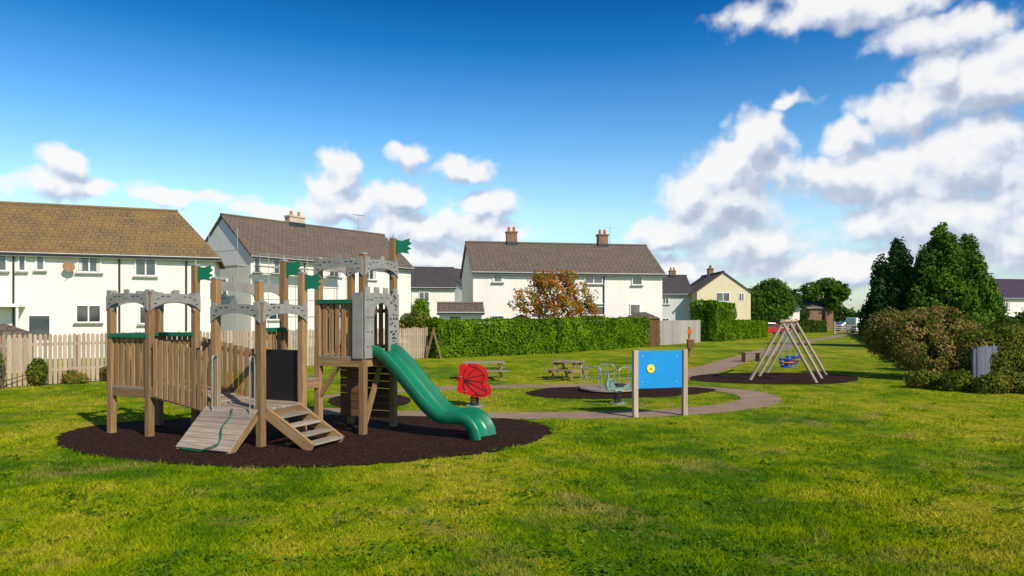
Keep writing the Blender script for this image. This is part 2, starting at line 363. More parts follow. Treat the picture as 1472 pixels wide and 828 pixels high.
# ------------------------------------------------------------ ground
b=MB(); b.add([(-1500,-1500,0),(1500,-1500,0),(1500,1500,0),(-1500,1500,0)],[(0,1,2,3)],'lawn'); b.build('grass_ground')
def smooth(pts,it=2,closed=True):
    for _ in range(it):
        o=[];n=len(pts)
        for i in range(n if closed else n-1):
            a=pts[i];c=pts[(i+1)%n]; o+=[(a[0]*.75+c[0]*.25,a[1]*.75+c[1]*.25),(a[0]*.25+c[0]*.75,a[1]*.25+c[1]*.75)]
        if not closed: o=[pts[0]]+o+[pts[-1]]
        pts=o
    return pts
def patch(name,pts,z,mat,rim=0):
    pts=smooth(pts); pts2=[]
    n=len(pts); b=MB()
    for i in range(n):
        for k in range(3):
            a=pts[i];c=pts[(i+1)%n];t=k/3; j=.05
            pts2.append((a[0]*(1-t)+c[0]*t+random.uniform(-j,j),a[1]*(1-t)+c[1]*t+random.uniform(-j,j)))
    b.add([(x,y,z) for x,y in pts2],[tuple(range(len(pts2)))],mat); o=b.build(name)
    if o.data.polygons[0].normal.z<0: o.data.flip_normals()
    return np.array(pts2)
mul1=patch('rubber_mulch_surface',[gp(*q) for q in [(76,631),(95,648),(165,661),(270,670),(420,675),(530,669),(640,659),(745,645),(800,622),(775,608),(720,601),(600,599),(450,596),(300,600),(165,608),(105,618)]],.012,'mulch')
mul2=patch('rubber_mulch_surface',[gp(*q) for q in [(985,545),(1020,550),(1110,553),(1200,553),(1242,546),(1215,539),(1150,536),(1060,536),(1000,539)]],.012,'mulch')
mul3=patch('rubber_mulch_surface',[gp(*q) for q in [(752,567),(790,573),(880,574),(980,570),(1040,561),(1000,556.5),(900,555),(800,557),(765,561)]],.012,'mulch')
mul4=patch('rubber_mulch_surface',[gp(*q) for q in [(462,577),(500,590),(560,588),(600,577),(570,566),(500,566)]],.012,'mulch')
def pathstrip(name,ctr,wd,z):
    c=smooth(ctr,3,False); b=MB(); vs=[]
    for i,p in enumerate(c):
        a=Vector(c[max(0,i-1)]);d=(Vector(c[min(len(c)-1,i+1)])-a).normalized(); n=Vector((-d.y,d.x))
        ww=wd/2*(1+random.uniform(-.04,.04)); vs+=[(p[0]+n.x*ww,p[1]+n.y*ww,z),(p[0]-n.x*ww,p[1]-n.y*ww,z)]
    b.add(vs,[(2*i,2*i+1,2*i+3,2*i+2) for i in range(len(c)-1)],'path'); o=b.build(name)
    if o.data.polygons[0].normal.z<0: o.data.flip_normals()
    return np.array(c),wd
pa=pathstrip('footpath',[gp(*q) for q in [(440,590),(560,595),(640,597),(740,597.5),(880,597),(990,592),(1065,584),(1100,575),(1080,565),(1030,559),(960,556.5),(870,555),(760,555),(650,557),(560,562),(470,572)]],.95,.004)
pb=pathstrip('footpath',[gp(*q) for q in [(905,556),(985,541),(1040,524),(1090,508),(1140,494),(1200,484),(1232,479)]],1.3,.008)

def inpoly(P,poly):
    x,y=P[:,0],P[:,1]; r=np.zeros(len(P),bool); n=len(poly)
    for i in range(n):
        x1,y1=poly[i];x2,y2=poly[(i+1)%n]
        c=((y1>y)!=(y2>y)); 
        with np.errstate(all='ignore'): xi=(x2-x1)*(y-y1)/(y2-y1+1e-12)+x1
        r^=c&(x<xi)
    return r
def dline(P,c):
    d=np.full(len(P),1e9)
    for i in range(len(c)-1):
        a=c[i];b_=c[i+1];ab=b_-a; t=np.clip(((P-a)@ab)/(ab@ab+1e-9),0,1); d=np.minimum(d,np.linalg.norm(P-a-t[:,None]*ab,axis=1))
    return d
def onlawn(P):
    keep=np.ones(len(P),bool)
    for m_ in (mul1,mul2,mul3,mul4): keep&=~inpoly(P,m_)
    return keep&(dline(P,pa[0])>pa[1]/2-.02)&(dline(P,pb[0])>pb[1]/2-.02)
def grass(n,y0,y1,powr,hgt,wid,name):
    u=rng.random(n); Y=(y0**(1-powr)+u*(y1**(1-powr)-y0**(1-powr)))**(1/(1-powr))
    X=Y*rng.uniform(-.84,.84,n); P=np.stack([X,Y],1)
    P=P[onlawn(P)]
    Pz=np.c_[P,np.zeros(len(P))]
    P=P[(wob(Pz,2.3,9)+wob(Pz,7,10)*.6+rng.normal(0,.25,len(P)))>-.5]     # thin, trodden spots
    n=len(P); Y=P[:,1]; P3=np.c_[P,np.zeros(n)]
    hh=hgt*rng.uniform(.4,1.3,n)*(1+.7*np.clip(wob(P3,1.3,3)+.8*wob(P3,6,4),-.9,1.5))*(1+.8*(rng.random(n)>.985))
    ww=wid*(Y/6)**.75*rng.uniform(.6,1.4,n)
    a=rng.uniform(0,2*np.pi,n); dx=np.c_[np.cos(a),np.sin(a),np.zeros(n)]*(ww/2)[:,None]
    b_=rng.uniform(0,2*np.pi,n); ln=np.c_[np.cos(b_),np.sin(b_),np.zeros(n)]*(hh*rng.uniform(.3,1.5,n))[:,None]
    tip=P3+ln+np.c_[np.zeros((n,2)),hh]
    V=np.stack([P3-dx,P3+dx,tip],1).reshape(-1,3); F=np.arange(3*n).reshape(n,3)
    return V,F,np.repeat(rng.random(n),3)
V,F,r=grass(380000,4.6,32,2.1,.034,.008,'g')
npmesh('lawn_grass_blades',V,F,M['blade'],r)
# broad-leaved weeds (clover, dandelion rosettes)
M['weed']=leafmat('weed_leaf',[(.1,(.03,.09,.008)),(.5,(.07,.17,.012)),(.9,(.14,.26,.02))],3)
nc=420; Yc=(4.8**-1.0+rng.random(nc)*(20.0**-1.0-4.8**-1.0))**-1.0; C=np.stack([Yc*rng.uniform(-.8,.8,nc),Yc],1); C=C[onlawn(C)]
PP=[]
for c in C:
    k=int(rng.integers(12,45)); s_=rng.uniform(.04,.16); q=rng.normal(0,s_,(k,2))*[1.5,1]; PP.append(np.c_[c+q,rng.uniform(.012,.035,k)])
P=np.concatenate(PP); leaves('lawn_weeds',P,.022,'weed',None,np.tile([0,0,1.6],(len(P),1)),.55)

# ------------------------------------------------------------ castle climbing frame
cf=empty('castle_climbing_frame',(-3.86,10.7,0),-math.radians(23))
posts={'A':(-3.3,0,2.43),'A2':(-3.3,.95,2.43),'B':(-2.39,0,2.43),'C':(-2.39,.95,2.92),'D':(-.92,0,2.6),'E':(0,0,2.22),'F':(0,.95,2.72),
'G':(-.92,.95,2.6),'L':(-.92,1.56,3.0),'H':(-.15,1.56,3.02),'I':(.78,1.56,3.07),'J':(.78,2.5,3.42),'K':(-.15,2.5,3.07)}
b=MB()
for k,(x,y,h) in posts.items():
    b.beam((x,y,-.05),(x,y,h),.11,.11,'post',(0,1,0))
b.build('posts',cf,.008)
b=MB()
for k,(x,y,h) in posts.items():
    b.prism([(-.06,0),(.06,0),(.03,.035),(-.03,.035)],(x,y,h),(1,0,0),(0,0,1),.12,'grey')
b.build('post_caps',cf)
def deck(b,x0,x1,y0,y1,z,along='x'):
    n=max(2,int(round((y1-y0)/.12))); 
    for i in range(n):
        y=y0+(i+.5)*(y1-y0)/n; b.box(((x0+x1)/2,y,z-.02),(x1-x0,(y1-y0)/n-.012,.04),'deck')
    for y in (y0+.03,y1-.03): b.box(((x0+x1)/2,y,z-.11),(x1-x0-.02,.045,.14),'post')
    for x in (x0+.03,x1-.03): b.box((x,(y0+y1)/2,z-.112),(.045,y1-y0-.12,.13),'post')
b=MB()
deck(b,-3.34,-2.35,-.04,.99,.83); deck(b,-.96,.04,-.04,.99,.59); deck(b,-.96,-.1,1.0,1.54,.95); deck(b,-.2,.83,1.5,2.55,1.33)
n=13
for i in range(n):
    t=(i+.5)/n; x=-2.34+t*1.37; z=.81-.22*t; b.beam((x,.05,z),(x,.9,z),.095,.035,'deck')
for y in (-.02,.97): b.beam((-2.36,y,.74),(-.95,y,.52),.05,.13,'post')
b.build('decks',cf,.004)
def pickets(b,p,q,z0a,z0b,z1a,z1b,cap=None,inset=.07,sp=.115,w=.085):
    p=Vector(p);q=Vector(q);d=q-p;L=d.length;d.normalize();n=int((L-2*inset)/sp); 
    for i in range(n):
        t=(inset+(i+.5)*(L-2*inset)/n)/L; c=p+d*(t*L); za=z0a+(z0b-z0a)*t; zb=z1a+(z1b-z1a)*t+random.uniform(-.008,.008)
        b.beam((c.x,c.y,za),(c.x,c.y,zb),w,.025,'post',(-d.y,d.x,0))
    nn=Vector((-d.y,d.x))*.03
    for f in (.12,.86):
        a=p+nn;e=q+nn; b.beam((a.x,a.y,z0a+(z1a-z0a)*f),(e.x,e.y,z0b+(z1b-z0b)*f),.035,.07,'post')
    if cap: b.beam((*(p),z1a+.03),(*(q),z1b+.03),.14,.07,cap)
b=MB()
g2=lambda k:posts[k][:2]
pickets(b,g2('A'),g2('B'),.80,.80,1.66,1.66,'dgreen'); pickets(b,g2('A'),g2('A2'),.86,.86,1.66,1.66,'dgreen'); pickets(b,g2('A2'),g2('C'),.86,.86,1.66,1.66,'dgreen')
pickets(b,(-2.33,-.05),(-.97,-.05),.70,.48,1.66,1.44); pickets(b,(-2.33,.97),(-.97,.97),.74,.52,1.66,1.44)
pickets(b,g2('H'),g2('I'),1.30,1.30,2.24,2.24,'dgreen'); pickets(b,g2('K'),g2('H'),1.36,1.36,2.24,2.24,'dgreen'); pickets(b,g2('K'),g2('J'),1.36,1.36,2.24,2.24,'dgreen')
pickets(b,g2('G'),g2('L'),.98,.98,1.75,1.75,'dgreen')
b.build('picket_barriers',cf,.003)
def arch(b,p,q,top):
    p=Vector(p);q=Vector(q);d=q-p;L=d.length;d.normalize(); n=17; xs=[i/(n-1)*(L+.08) for i in range(n)]
    bt=[];tp=[]
    for i in range(n):
        t=abs(2*i/(n-1)-1); bt.append(top-.29+ (0 if t>.9 else .13*math.sqrt(max(0,1-(t/.9)**2))+.02))
        tp.append(top-.035+(.045*(1-t*t)))
    nn=Vector((d.y,-d.x))*.068
    o=Vector((p.x-d.x*.04+nn.x,p.y-d.y*.04+nn.y,0)); b.strip(xs,bt,tp,o,(d.x,d.y,0),.022,'grey')
    fr=nn.normalized()*.013
    for t,w_ in ((.5,.11),):
        c=o+Vector((d.x,d.y,0))*(L*t+.04); b.beam((c.x+fr.x*.1,c.y+fr.y*.1,top-.08),(c.x+fr.x*.1,c.y+fr.y*.1,top+.07),w_,.03,'grey',(-d.y,d.x,0))
    for t in (.03,.97):
        c=o+Vector((d.x,d.y,0))*(L*t+.04); b.beam((c.x,c.y,top-.1),(c.x,c.y,top+.03),.1,.028,'grey',(-d.y,d.x,0))
    for t,z in ((.1,.09),(.2,.05),(.32,.045),(.68,.045),(.8,.05),(.9,.09),(.05,.17),(.95,.17)):
        c=o+Vector((d.x,d.y,0))*(L*t+.04)+Vector((fr.x,fr.y,0)); b.beam((c.x-d.x*.025,c.y-d.y*.025,top-z),(c.x+d.x*.025,c.y+d.y*.025,top-z),.006,.014,'slot')
b=MB()
for a,c,t in (('A','B',2.4),('C','B',2.4),('A','A2',2.4),('A2','C',2.4),('D','E',2.2),('F','E',2.2),('G','D',2.58),('L','G',2.58),('H','I',3.0),('J','I',3.0),('K','H',3.0),('K','J',3.0)):
    if a in('C','F','J') : arch(b,g2(c),g2(a),t)
    else: arch(b,g2(a),g2(c),t)
b.build('castle_arches',cf)
# castle front with arched opening (slide side, between I and J)
b=MB(); o=(.85,1.50,0); L=1.06
n=21; xs=[.27+i/(n-1)*.46 for i in range(n)]
arc=[2.02+.23*math.sqrt(max(0,1-(2*i/(n-1)-1)**2)) for i in range(n)]
b.strip([0,.27],[1.30,1.30],[2.42,2.42],o,(0,1,0),.02,'grey'); b.strip([.73,L],[1.30,1.30],[2.42,2.42],o,(0,1,0),.02,'grey')
b.strip(xs,arc,[2.42]*n,o,(0,1,0),.02,'grey')
for x in (.08,.36,.64,.95): b.strip([x-.07,x+.07],[2.42,2.42],[2.52,2.52],o,(0,1,0),.02,'grey')
for i in range(34):
    y=random.uniform(.78,1.0);z=random.uniform(1.4,2.4); b.beam((.863,1.5+y-.02,z),(.863,1.5+y+.02,z+random.uniform(-.02,.02)),.004,.028,'slot')
for z in (1.5,1.75,2.0,2.3):
    for y in(.08,.2): b.beam((.863,1.5+y-.03,z),(.863,1.5+y+.03,z),.004,.012,'slot')
for y in (.32,.5,.68): b.beam((.863,1.5+y-.03,2.34),(.863,1.5+y+.03,2.34),.004,.012,'slot')
b.strip([0,.2],[1.3,1.3],[2.42,2.42],(.62,1.488,0),(1,0,0),.02,'grey')
b.build('castle_front_panel',cf)
b=MB()
b.box((-.46,.99,1.02),(.78,.02,.86),'black'); b.build('play_board',cf)
b=MB()
for i in range(8): b.box((.315,2.5,.22+i*.135),(.84,.03,.125),'dark')
for i in range(7): b.box((.315,1.9,.32+i*.135),(.5,.03,.125),'dark')
b.beam((.78,1.6,.15),(.78,2.1,1.2),.09,.045,'post'); b.beam((-.12,1.56,.6),(.3,1.56,1.2),.09,.045,'post')
b.build('lower_boards',cf,.003)
b=MB()
for i in range(8):
    t=(i+.5)/8; y=-.07-.58*t; z=.585-.55*t; b.beam((-1.05,y,z),(0.0,y,z),.096,.03,'deck',(0,-.69,.72))
for x in (-1.02,-.03): b.beam((x,-.06,.48),(x,-.62,-.02),.05,.1,'post')
b.build('access_ramp',cf,.003)
b=MB()
for y in (.06,.78): b.beam((.06,y,.52),(.92,y,.03),.05,.17,'post')
for x,z in ((.2,.46),(.42,.33),(.64,.20),(.84,.09)): b.box((x,.42,z),(.22,.70,.035),'deck')
b.build('steps',cf,.004)
b=MB()
for x in (-.84,-.08):
    pts=[(x,-.05,.57),(x,-.05,1.33)]+[(x,-.05-.05+.05*math.cos(a),1.35+.05*math.sin(a)) for a in np.linspace(0,math.pi,7)]+[(x,-.15,1.3),(x,-.15,.50)]
    b.tube([tuple(map(float,q)) for q in pts],.011,'metal')
b.build('hand_loops',cf)
b=MB()
pts=[(-.45+.12*math.sin(i*.9)*.3+.02*i,-.14-.05*i,.59-.046*i) for i in range(11)]+[(-.5,-.72,.03),(-.9,-.68,.03)]
b.tube(pts,.012,'dgreen',6); b.build('climbing_rope',cf)
b=MB()
def flag(x,y,z):
    b.cyl((x,y,z-.3),(x,y,z+.1),.012,'metal',6)
    b.prism([(0,0),(.12,.015),(.25,-.01),(.21,.05),(.29,.09),(.21,.13),(.29,.18),(.24,.22),(.25,.27),(.12,.23),(0,.25)],(x+.06,y+.0,z-.26),(.93,.25,0),(0,0,1),.018,'dgreen')
for k in 'CFLJ': flag(posts[k][0],posts[k][1],posts[k][2])
b.build('flags',cf)
# wavy slide
b=MB(); ctr=[]; yc=2.03
def sp_(pts,n=40):
    out=[];m=len(pts)
    for i in range(m-1):
        p0=pts[max(0,i-1)];p1=pts[i];p2=pts[i+1];p3=pts[min(m-1,i+2)]
        for k in range(6):
            t=k/6; out.append(tuple(.5*((2*p1[j])+(-p0[j]+p2[j])*t+(2*p0[j]-5*p1[j]+4*p2[j]-p3[j])*t*t+(-p0[j]+3*p1[j]-3*p2[j]+p3[j])*t**3) for j in range(2)))
    out.append(pts[-1]); return out
ctr=sp_([(.80,1.36),(.95,1.34),(1.12,1.20),(1.35,.98),(1.62,.70),(1.85,.47),(2.05,.33),(2.25,.28),(2.45,.30),(2.60,.27),(2.72,.14),(2.76,.0)])
wd=.27; prof=[(-wd-.045,-.03),(-wd-.05,.13),(-wd-.03,.165),(-wd+.0,.15),(-wd+.03,.05),(-wd+.1,.0),(0,-.012),(wd-.1,0),(wd-.03,.05),(wd,.15),(wd+.03,.165),(wd+.05,.13),(wd+.045,-.03),(wd-.04,-.05),(0,-.05),(-wd+.04,-.05)]
vs=[];m_=len(prof)
for i,(x,z) in enumerate(ctr):
    a=ctr[max(0,i-1)];c=ctr[min(len(ctr)-1,i+1)]; t=Vector((c[0]-a[0],0,c[1]-a[1])).normalized(); nrm=Vector((-t.z,0,t.x))
    for (u,v) in prof: vs.append((x+nrm.x*v,yc+u,max(.005,z+nrm.z*v)))
fs=[(i*m_+j,i*m_+(j+1)%m_,(i+1)*m_+(j+1)%m_,(i+1)*m_+j) for i in range(len(ctr)-1) for j in range(m_)]
b.add(vs,fs,'green',None,True); b.add(vs[:m_],[tuple(range(m_))],'green')
o=b.build('slide',cf)

# ------------------------------------------------------------ butterfly springer
def spring(b,x,y,z0,z1,r,mat='rubber'):
    n=70; pts=[(x+r*math.cos(i*.6),y+r*math.sin(i*.6),z0+(z1-z0)*i/n) for i in range(n+1)]
    b.tube(pts,.016,mat,6)
X,Y=gp(682,584); bf=empty('butterfly_spring_rider',(X,Y,0),math.radians(-8))
b=MB(); b.cyl((0,0,0),(0,0,.03),.2,'metal',20); spring(b,0,0,.03,.3,.09); b.box((0,0,.31),(.3,.2,.03),'metal'); b.build('spring',bf)
b=MB()
up=smooth([(-.22,.04),(-.02,-.02),(.2,-.05),(.37,.0),(.36,.16),(.24,.27),(.27,.34),(.31,.46),(.20,.60),(.06,.68),(-.10,.70),(-.20,.62),(-.24,.70),(-.34,.66),(-.30,.52),(-.36,.40),(-.33,.28),(-.38,.12),(-.32,.05)],1)
for s_ in (-1,1):
    b.prism(up,(0,s_*.14,.26),(1,0,0),(0,0,1),.02,'red')
b.build('wings',bf)
b=MB()
for s_ in (-1,1):
    yy=s_*.155
    for ln in ([(-.2,.32),(-.05,.33),(.12,.31),(.22,.30)],[(-.2,.32),(0,.42),(.14,.44),(.26,.46)],[(-.2,.32),(-.1,.46),(.0,.55),(.08,.63)],[(-.2,.32),(-.1,.22),(.02,.1),(.12,.02)],[(-.2,.32),(.0,.25),(.16,.16),(.30,.1)],[(-.2,.32),(-.22,.46),(-.16,.60)],[(-.2,.32),(-.22,.18),(-.14,.08)],[(.02,.02),(.2,.0),(.31,.04),(.30,.14),(.19,.25),(.22,.34),(.26,.45),(.17,.56),(.05,.63),(-.09,.65)]):
        for i in range(len(ln)-1): b.cyl((ln[i][0],yy,.26+ln[i][1]),(ln[i+1][0],yy,.26+ln[i+1][1]),.010,'slot',5)
b.cyl((-.26,-.26,.68),(-.26,.26,.68),.014,'metal'); b.cyl((-.15,-.26,.36),(-.15,.26,.36),.014,'metal')
b.box((.03,0,.55),(.28,.24,.025),'black'); b.build('seat_and_handles',bf)
X,Y=gp(888,580); sr=empty('spring_rider',(X,Y,0),.5)
b=MB(); b.cyl((0,0,0),(0,0,.03),.18,'metal',18); spring(b,0,0,.03,.3,.08); b.box((0,0,.31),(.26,.16,.03),'metal'); b.build('spring',sr)
b=MB(); b.prism([(-.3,0),(.3,0),(.34,.1),(.2,.14),(.12,.1),(-.1,.1),(-.18,.26),(-.3,.28),(-.36,.14)],(0,0,.32),(1,0,0),(0,0,1),.05,'teal'); b.box((.05,0,.44),(.24,.2,.03),'black'); b.cyl((-.22,-.2,.54),(-.22,.2,.54),.013,'metal'); b.build('body',sr,.005)

# ------------------------------------------------------------ blue play panel
x1,y1=gp(913,600);x2,y2=gp(984,597); e=empty('play_panel',((x1+x2)/2,(y1+y2)/2,0),math.atan2(y2-y1,x2-x1)); hw=math.hypot(x2-x1,y2-y1)/2
b=MB()
for s_ in(-1,1): b.beam((s_*hw,0,-.05),(s_*hw,0,1.34),.1,.1,'swing',(0,1,0))
b.build('posts',e,.01)
b=MB(); b.box((0,0,.95),(2*hw-.11,.03,.76),'blue'); b.build('panel',e,.006)
b=MB(); b.cyl((-.22,-.016,.97),(-.22,-.035,.97),.085,'yellow',28); b.cyl((-.22,-.035,.97),(-.22,-.045,.97),.022,'swing',16)
for q in ((.36,1.22),(.36,.7),(-.4,1.22),(-.4,.7)): b.cyl((q[0],-.015,q[1]),(q[0],-.024,q[1]),.014,'metal',10)
b.build('spinner_and_fixings',e)

# ------------------------------------------------------------ roundabout: low deck with open tube hoops
X,Y=gp(878,565); e=empty('merry_go_round',(X,Y+.5,0))
b=MB(); b.cyl((0,0,.05),(0,0,.09),.76,'deck',40); b.cyl((0,0,0),(0,0,.05),.3,'metal',20); b.build('platform',e,.01)
b=MB(); b.cyl((0,0,.08),(0,0,.5),.03,'metal',12)
for i in range(5):
    a=i*2*math.pi/5+.25; c,s_=math.cos(a),math.sin(a); tx,ty=-s_,c
    def q(r_,t_,z): return (r_*c+t_*tx,r_*s_+t_*ty,z)
    b.tube([q(.70,-.22,.09),q(.70,-.22,.60),q(.70,-.16,.68),q(.70,.16,.68),q(.70,.22,.60),q(.70,.22,.09)],.011,'metal')
    b.tube([q(.70,-.22,.40),q(.70,.22,.40)],.008,'metal'); b.tube([q(.70,0,.68),q(.45,0,.66),q(.03,0,.5)],.010,'teal')
b.build('handrails',e)

# ------------------------------------------------------------ picnic tables and bench
def picnic(px,py,wpx,rz):
    X,Y=gp(px,py); L=wpx/1000*Y; e=empty('picnic_table',(X,Y+.3,0),rz); h=.56; b=MB()
    for i in range(5): b.box((0,-.3+i*.15,h),(L*.92,.135,.035),'deck')
    for s_ in(-1,1):
        for k in(0,1): b.box((0,s_*(.62+k*.13),.33),(L,.12,.035),'deck')
    for x in(-L*.34,L*.34):
        b.beam((x,-.72,.27),(x,.72,.27),.04,.09,'post'); b.beam((x,-.33,h-.06),(x,.33,h-.06),.04,.08,'post')
        for s_ in(-1,1): b.beam((x+.045,s_*.62,0),(x+.045,s_*.22,h-.03),.045,.09,'post')
    b.build('frame_and_boards',e,.005); return e
picnic(695,547,66,.08); picnic(817,546,44,-.5)
X,Y=gp(1080,520); e=empty('park_bench',(X,Y,0),.35); b=MB()
for k in range(3): b.box((0,-.14+k*.14,.42),(1.0,.12,.04),'deck')
for s_ in(-.38,.38): b.box((s_,0,.2),(.08,.3,.4),'post')
b.build('seat_and_legs',e,.005)
X,Y=gp(992,513); e=empty('litter_bin',(X,Y,0)); b=MB(); b.beam((0,.16,0),(0,.16,1.5),.1,.1,'post',(0,1,0)); b.prism([(-.13,.42),(.13,.42),(.16,.85),(-.16,.85)],(0,-.03,0),(1,0,0),(0,0,1),.24,'dark'); b.prism([(-.1,1.15),(.1,1.15),(.1,1.4),(-.1,1.4)],(0,.08,0),(1,0,0),(0,0,1),.03,'orange'); b.box((0,-.03,.87),(.36,.28,.04),'orange'); b.build('bin_on_post',e,.01)

# ------------------------------------------------------------ swings
e=empty('swing_set'); b=MB()
n1=Vector((8.4,21.6,0)); n2=Vector((10.0,24.5,0)); d=(n2-n1).normalized(); pr=Vector((d.y,-d.x,0)); H=Vector((0,0,1.92))
for t in (0,.5,1):
    c=n1.lerp(n2,t)
    for s_ in(-1,1):
        b.cyl(c+pr*s_*.97,c+H+pr*s_*-.05,.05,'swing',12)
b.build('a_frame_legs',e)
b=MB(); b.cyl(n1+H*.975-d*.15,n2+H*.975+d*.15,.05,'swing',14)
for t in(0,.5,1):
    c=n1.lerp(n2,t)+H*.97; b.cyl(c-d*.05,c+d*.05,.07,'red',14)
b.build('top_beam',e)
b=MB()
for t in(.25,.75):
    c=n1.lerp(n2,t); sz=.42
    for s_ in(-1,1): 
        p=c+H*.95+d*s_*.22
        for q in(-1,1): b.cyl(p,c+Vector((0,0,sz+.24))+d*s_*.2+pr*q*.12,.009,'metal',6)
    for zz,rr,mt in((sz+.24,.2,'bluer'),(sz+.13,.21,'orange'),(sz,.15,'bluer')):
        pts=[c+Vector((rr*math.cos(a),rr*math.sin(a),zz)) for a in np.linspace(0,2*math.pi,17)]; b.tube(pts,.028,mt,6)
    b.cyl(c+Vector((0,0,sz-.03)),c+Vector((0,0,sz)),.15,'orange',16)
    for i in range(6):
        a=i*math.pi/3; b.beam(c+Vector((.15*math.cos(a),.15*math.sin(a),sz)),c+Vector((.2*math.cos(a),.2*math.sin(a),sz+.24)),.07,.02,'bluer')
b.build('cradle_seats',e)

# ------------------------------------------------------------ fences
def fence(name,pts,h,mat,sp=.13,w=.095,rails=(.3,.8),solid=False,zj=.03):
    e=empty(name); b=MB()
    for i in range(len(pts)-1):
        p=Vector(pts[i]);q=Vector(pts[i+1]);d=q-p;L=d.length;d.normalize(); n=int(L/sp); nn=Vector((-d.y,d.x))
        for k in range(n):
            c=p+d*((k+.5)*L/n); z=h+random.uniform(-zj,zj); tl=random.uniform(-.012,.012)
            b.prism([(-w/2,0),(w/2,0),(w/2,z-.05),(0,z),(-w/2,z-.05)] if not solid else [(-w/2,0),(w/2,0),(w/2,z),(-w/2,z)],(c.x,c.y,.02),(d.x,d.y,tl),(0,0,1),.02,mat)
        for r_ in rails: b.beam((p.x+nn.x*.03,p.y+nn.y*.03,h*r_),(q.x+nn.x*.03,q.y+nn.y*.03,h*r_),.035,.08,mat)
        m_=int(L/2.2)+1
        for k in range(m_+1):
            c=p+d*(k*L/m_)+nn*.08; b.beam((c.x,c.y,0),(c.x,c.y,h*.97),.09,.09,mat,(0,1,0))
    b.build('pickets_rails_posts',e); return e
fence('picket_fence',[(-20.4,11.3),(-14.4,19.6),(-4.1,33.9)],1.5,'fence')
fence('panel_fence',[(9.75,48.3),(14.9,55)],1.75,'greyfence',.15,.147,solid=True,zj=.0)
fence('garden_fence',[(13.5,20.2),(15.0,21.4),(18,20.4)],1.12,'bluefence',.12,.10,solid=True,zj=.04)
e=empty('leaning_post'); b=MB(); b.beam((-4.15,33.6,0),(-3.75,33.4,1.5),.08,.08,'post'); b.beam((-3.4,33.4,0),(-3.8,33.45,1.45),.08,.08,'post'); b.build('timbers',e)

